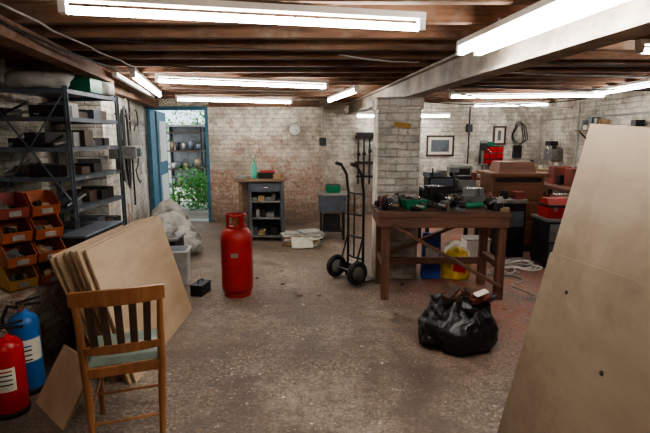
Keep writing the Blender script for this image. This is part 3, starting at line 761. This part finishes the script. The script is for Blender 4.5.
frame('framed_picture',1.98,2.52,1.16,1.56); frame('framed_picture',3.27,3.52,1.38,1.74)
b=B()
b.box((3.75,9.26,1.25),(.16,.06,.24),BLKM)
for k in range(3):
    pts=[(3.74+(.10+.015*k)*math.sin(2*math.pi*a/24)+.02*k+.02*math.sin(a),9.25-.015*k,1.58+(.24-.03*k)*math.cos(2*math.pi*a/24)) for a in range(24)]
    b.tube(pts,.008,BLACK,6,closed=True)
b.fin('hanging_power_lead')
b=B(); b.box((4.09,8.5,1.22),(.18,.32,.2),GREY); b.cyl((4.1,8.5,1.1),(4.1,8.5,1.45),.035,BLKM,seg=12); b.box((4.05,8.5,1.42),(.14,.2,.08),BLKM); b.cyl((4.0,8.5,1.38),(4.0,8.5,1.25),.015,CHROME,seg=8)
b.fin('bracket_vice',bevel=.006)
b=B()
for yy,z in((7.3,1.62),(6.4,1.55)):
    b.bx(4.0,4.195,yy-.35,yy+.35,z,z+.025,TABW)
    for k in(-.25,.25): b.beam((4.18,yy+k,z-.15),(4.02,yy+k,z),.012,.02,BLKM)
    for k in range(5): 
        q=yy-.3+.13*k; b.bx(4.04,4.16,q,q+R(.06,.11),z+.025,z+R(.08,.22),random.choice([GREY,CARD,BLKM,LABEL,SLATE]))
b.fin('tool_shelf')
b=B(); b.cyl((4.18,7.9,1.0),(4.18,7.9,2.1),.014,LGREY,seg=8); b.cyl((4.18,5.0,1.85),(4.18,9.2,1.85),.014,LGREY,seg=8); b.cyl((2.8,9.28,.9),(2.8,9.28,2.1),.012,BLKM,seg=8); b.box((2.8,9.26,1.7),(.1,.06,.14),BLKM); b.fin('pipework')
b=B()
for k in range(9):
    pts=[];cx,cy=2.17+R(-.15,.15),5.3+R(-.12,.12);rr=R(.10,.22);ph=R(0,6)
    for a in range(30):
        t=2*math.pi*a/30; rad=rr*(1+.18*math.sin(3*t+ph)); pts.append((cx+rad*math.cos(t),cy+rad*.8*math.sin(t),.012+.012*k+.01*math.sin(4*t+ph)))
    b.tube(pts,.008,WHITE if k%2 else LGREY,6,closed=True)
pts=[(2.1-.01*k+.08*math.sin(k*.7),5.1-.06*k+.04*math.cos(k*.9),.01) for k in range(14)]
b.tube(pts,.007,LGREY,6)
b.fin('cable_coil')
b=B(); b.box((1.95,5.95,.12),(.3,.26,.24),WHITE); b.box((1.95,5.95,.25),(.32,.28,.02),LGREY); b.fin('storage_carton',bevel=.006)
# floor debris: chips, shavings and small offcuts
b=B()
for k in range(2600):
    x=random.gauss(-.1,1.2); yy=R(2.0,6.0)
    if random.random()<.35: x=random.gauss(-.3,.45);yy=random.gauss(2.8,.5)
    if x<-1.1 or x>2.4 or yy<1.8 or (abs(x+.86)<.2 and abs(yy-4.48)<.2): continue
    if x>.5 and x<1.1 and yy>4.9: continue
    s=R(.002,.006)*(2.8 if random.random()<.06 else 1)
    a=R(0,3); c,d=math.cos(a)*s,math.sin(a)*s; k2=R(.4,1)
    z=.002+.3*s
    b.add([(x+c,yy+d,z),(x-d*k2,yy+c*k2,z+.002),(x-c,yy-d,z),(x+d*k2,yy-c*k2,z)],[(0,1,2,3)],random.choice([LABEL,LABEL,DLABEL,LGREY,CARD,TABW]))
for k in range(26):
    x=R(-1.0,.5) if k%2 else R(.6,2.3); yy=R(3.6,6.4)
    if (abs(x+.86)<.3 and abs(yy-4.48)<.3) or (.45<x<1.1 and yy>4.8): continue
    b.box((x,yy,.006),(R(.02,.07),R(.01,.03),.010),random.choice([CARD,TABW,LABEL,DLABEL,DARKW]),rot=(0,0,R(0,3)))
b.fin('floor_debris')
# ---------------------------------------------------------------- world, sun, camera
w=bpy.data.worlds.new('sky'); bpy.context.scene.world=w; w.use_nodes=True
w.node_tree.nodes['Background'].inputs[0].default_value=(.75,.88,1,1); w.node_tree.nodes['Background'].inputs[1].default_value=2.2
sd=bpy.data.lights.new('sun','SUN'); sd.energy=3; sd.angle=.05; so=bpy.data.objects.new('sun',sd); bpy.context.scene.collection.objects.link(so); so.rotation_euler=(math.radians(35),math.radians(-20),0)
try: bpy.context.scene.view_settings.look='AgX - Medium High Contrast'
except Exception as e: print(e)
cd=bpy.data.cameras.new('camera'); cd.sensor_width=36; cd.lens=470/650*36; cd.clip_start=.05
co=bpy.data.objects.new('camera',cd); bpy.context.scene.collection.objects.link(co); co.location=(0,0,1.55); co.rotation_euler=(math.radians(90-9.72),0,0)
bpy.context.scene.camera=co
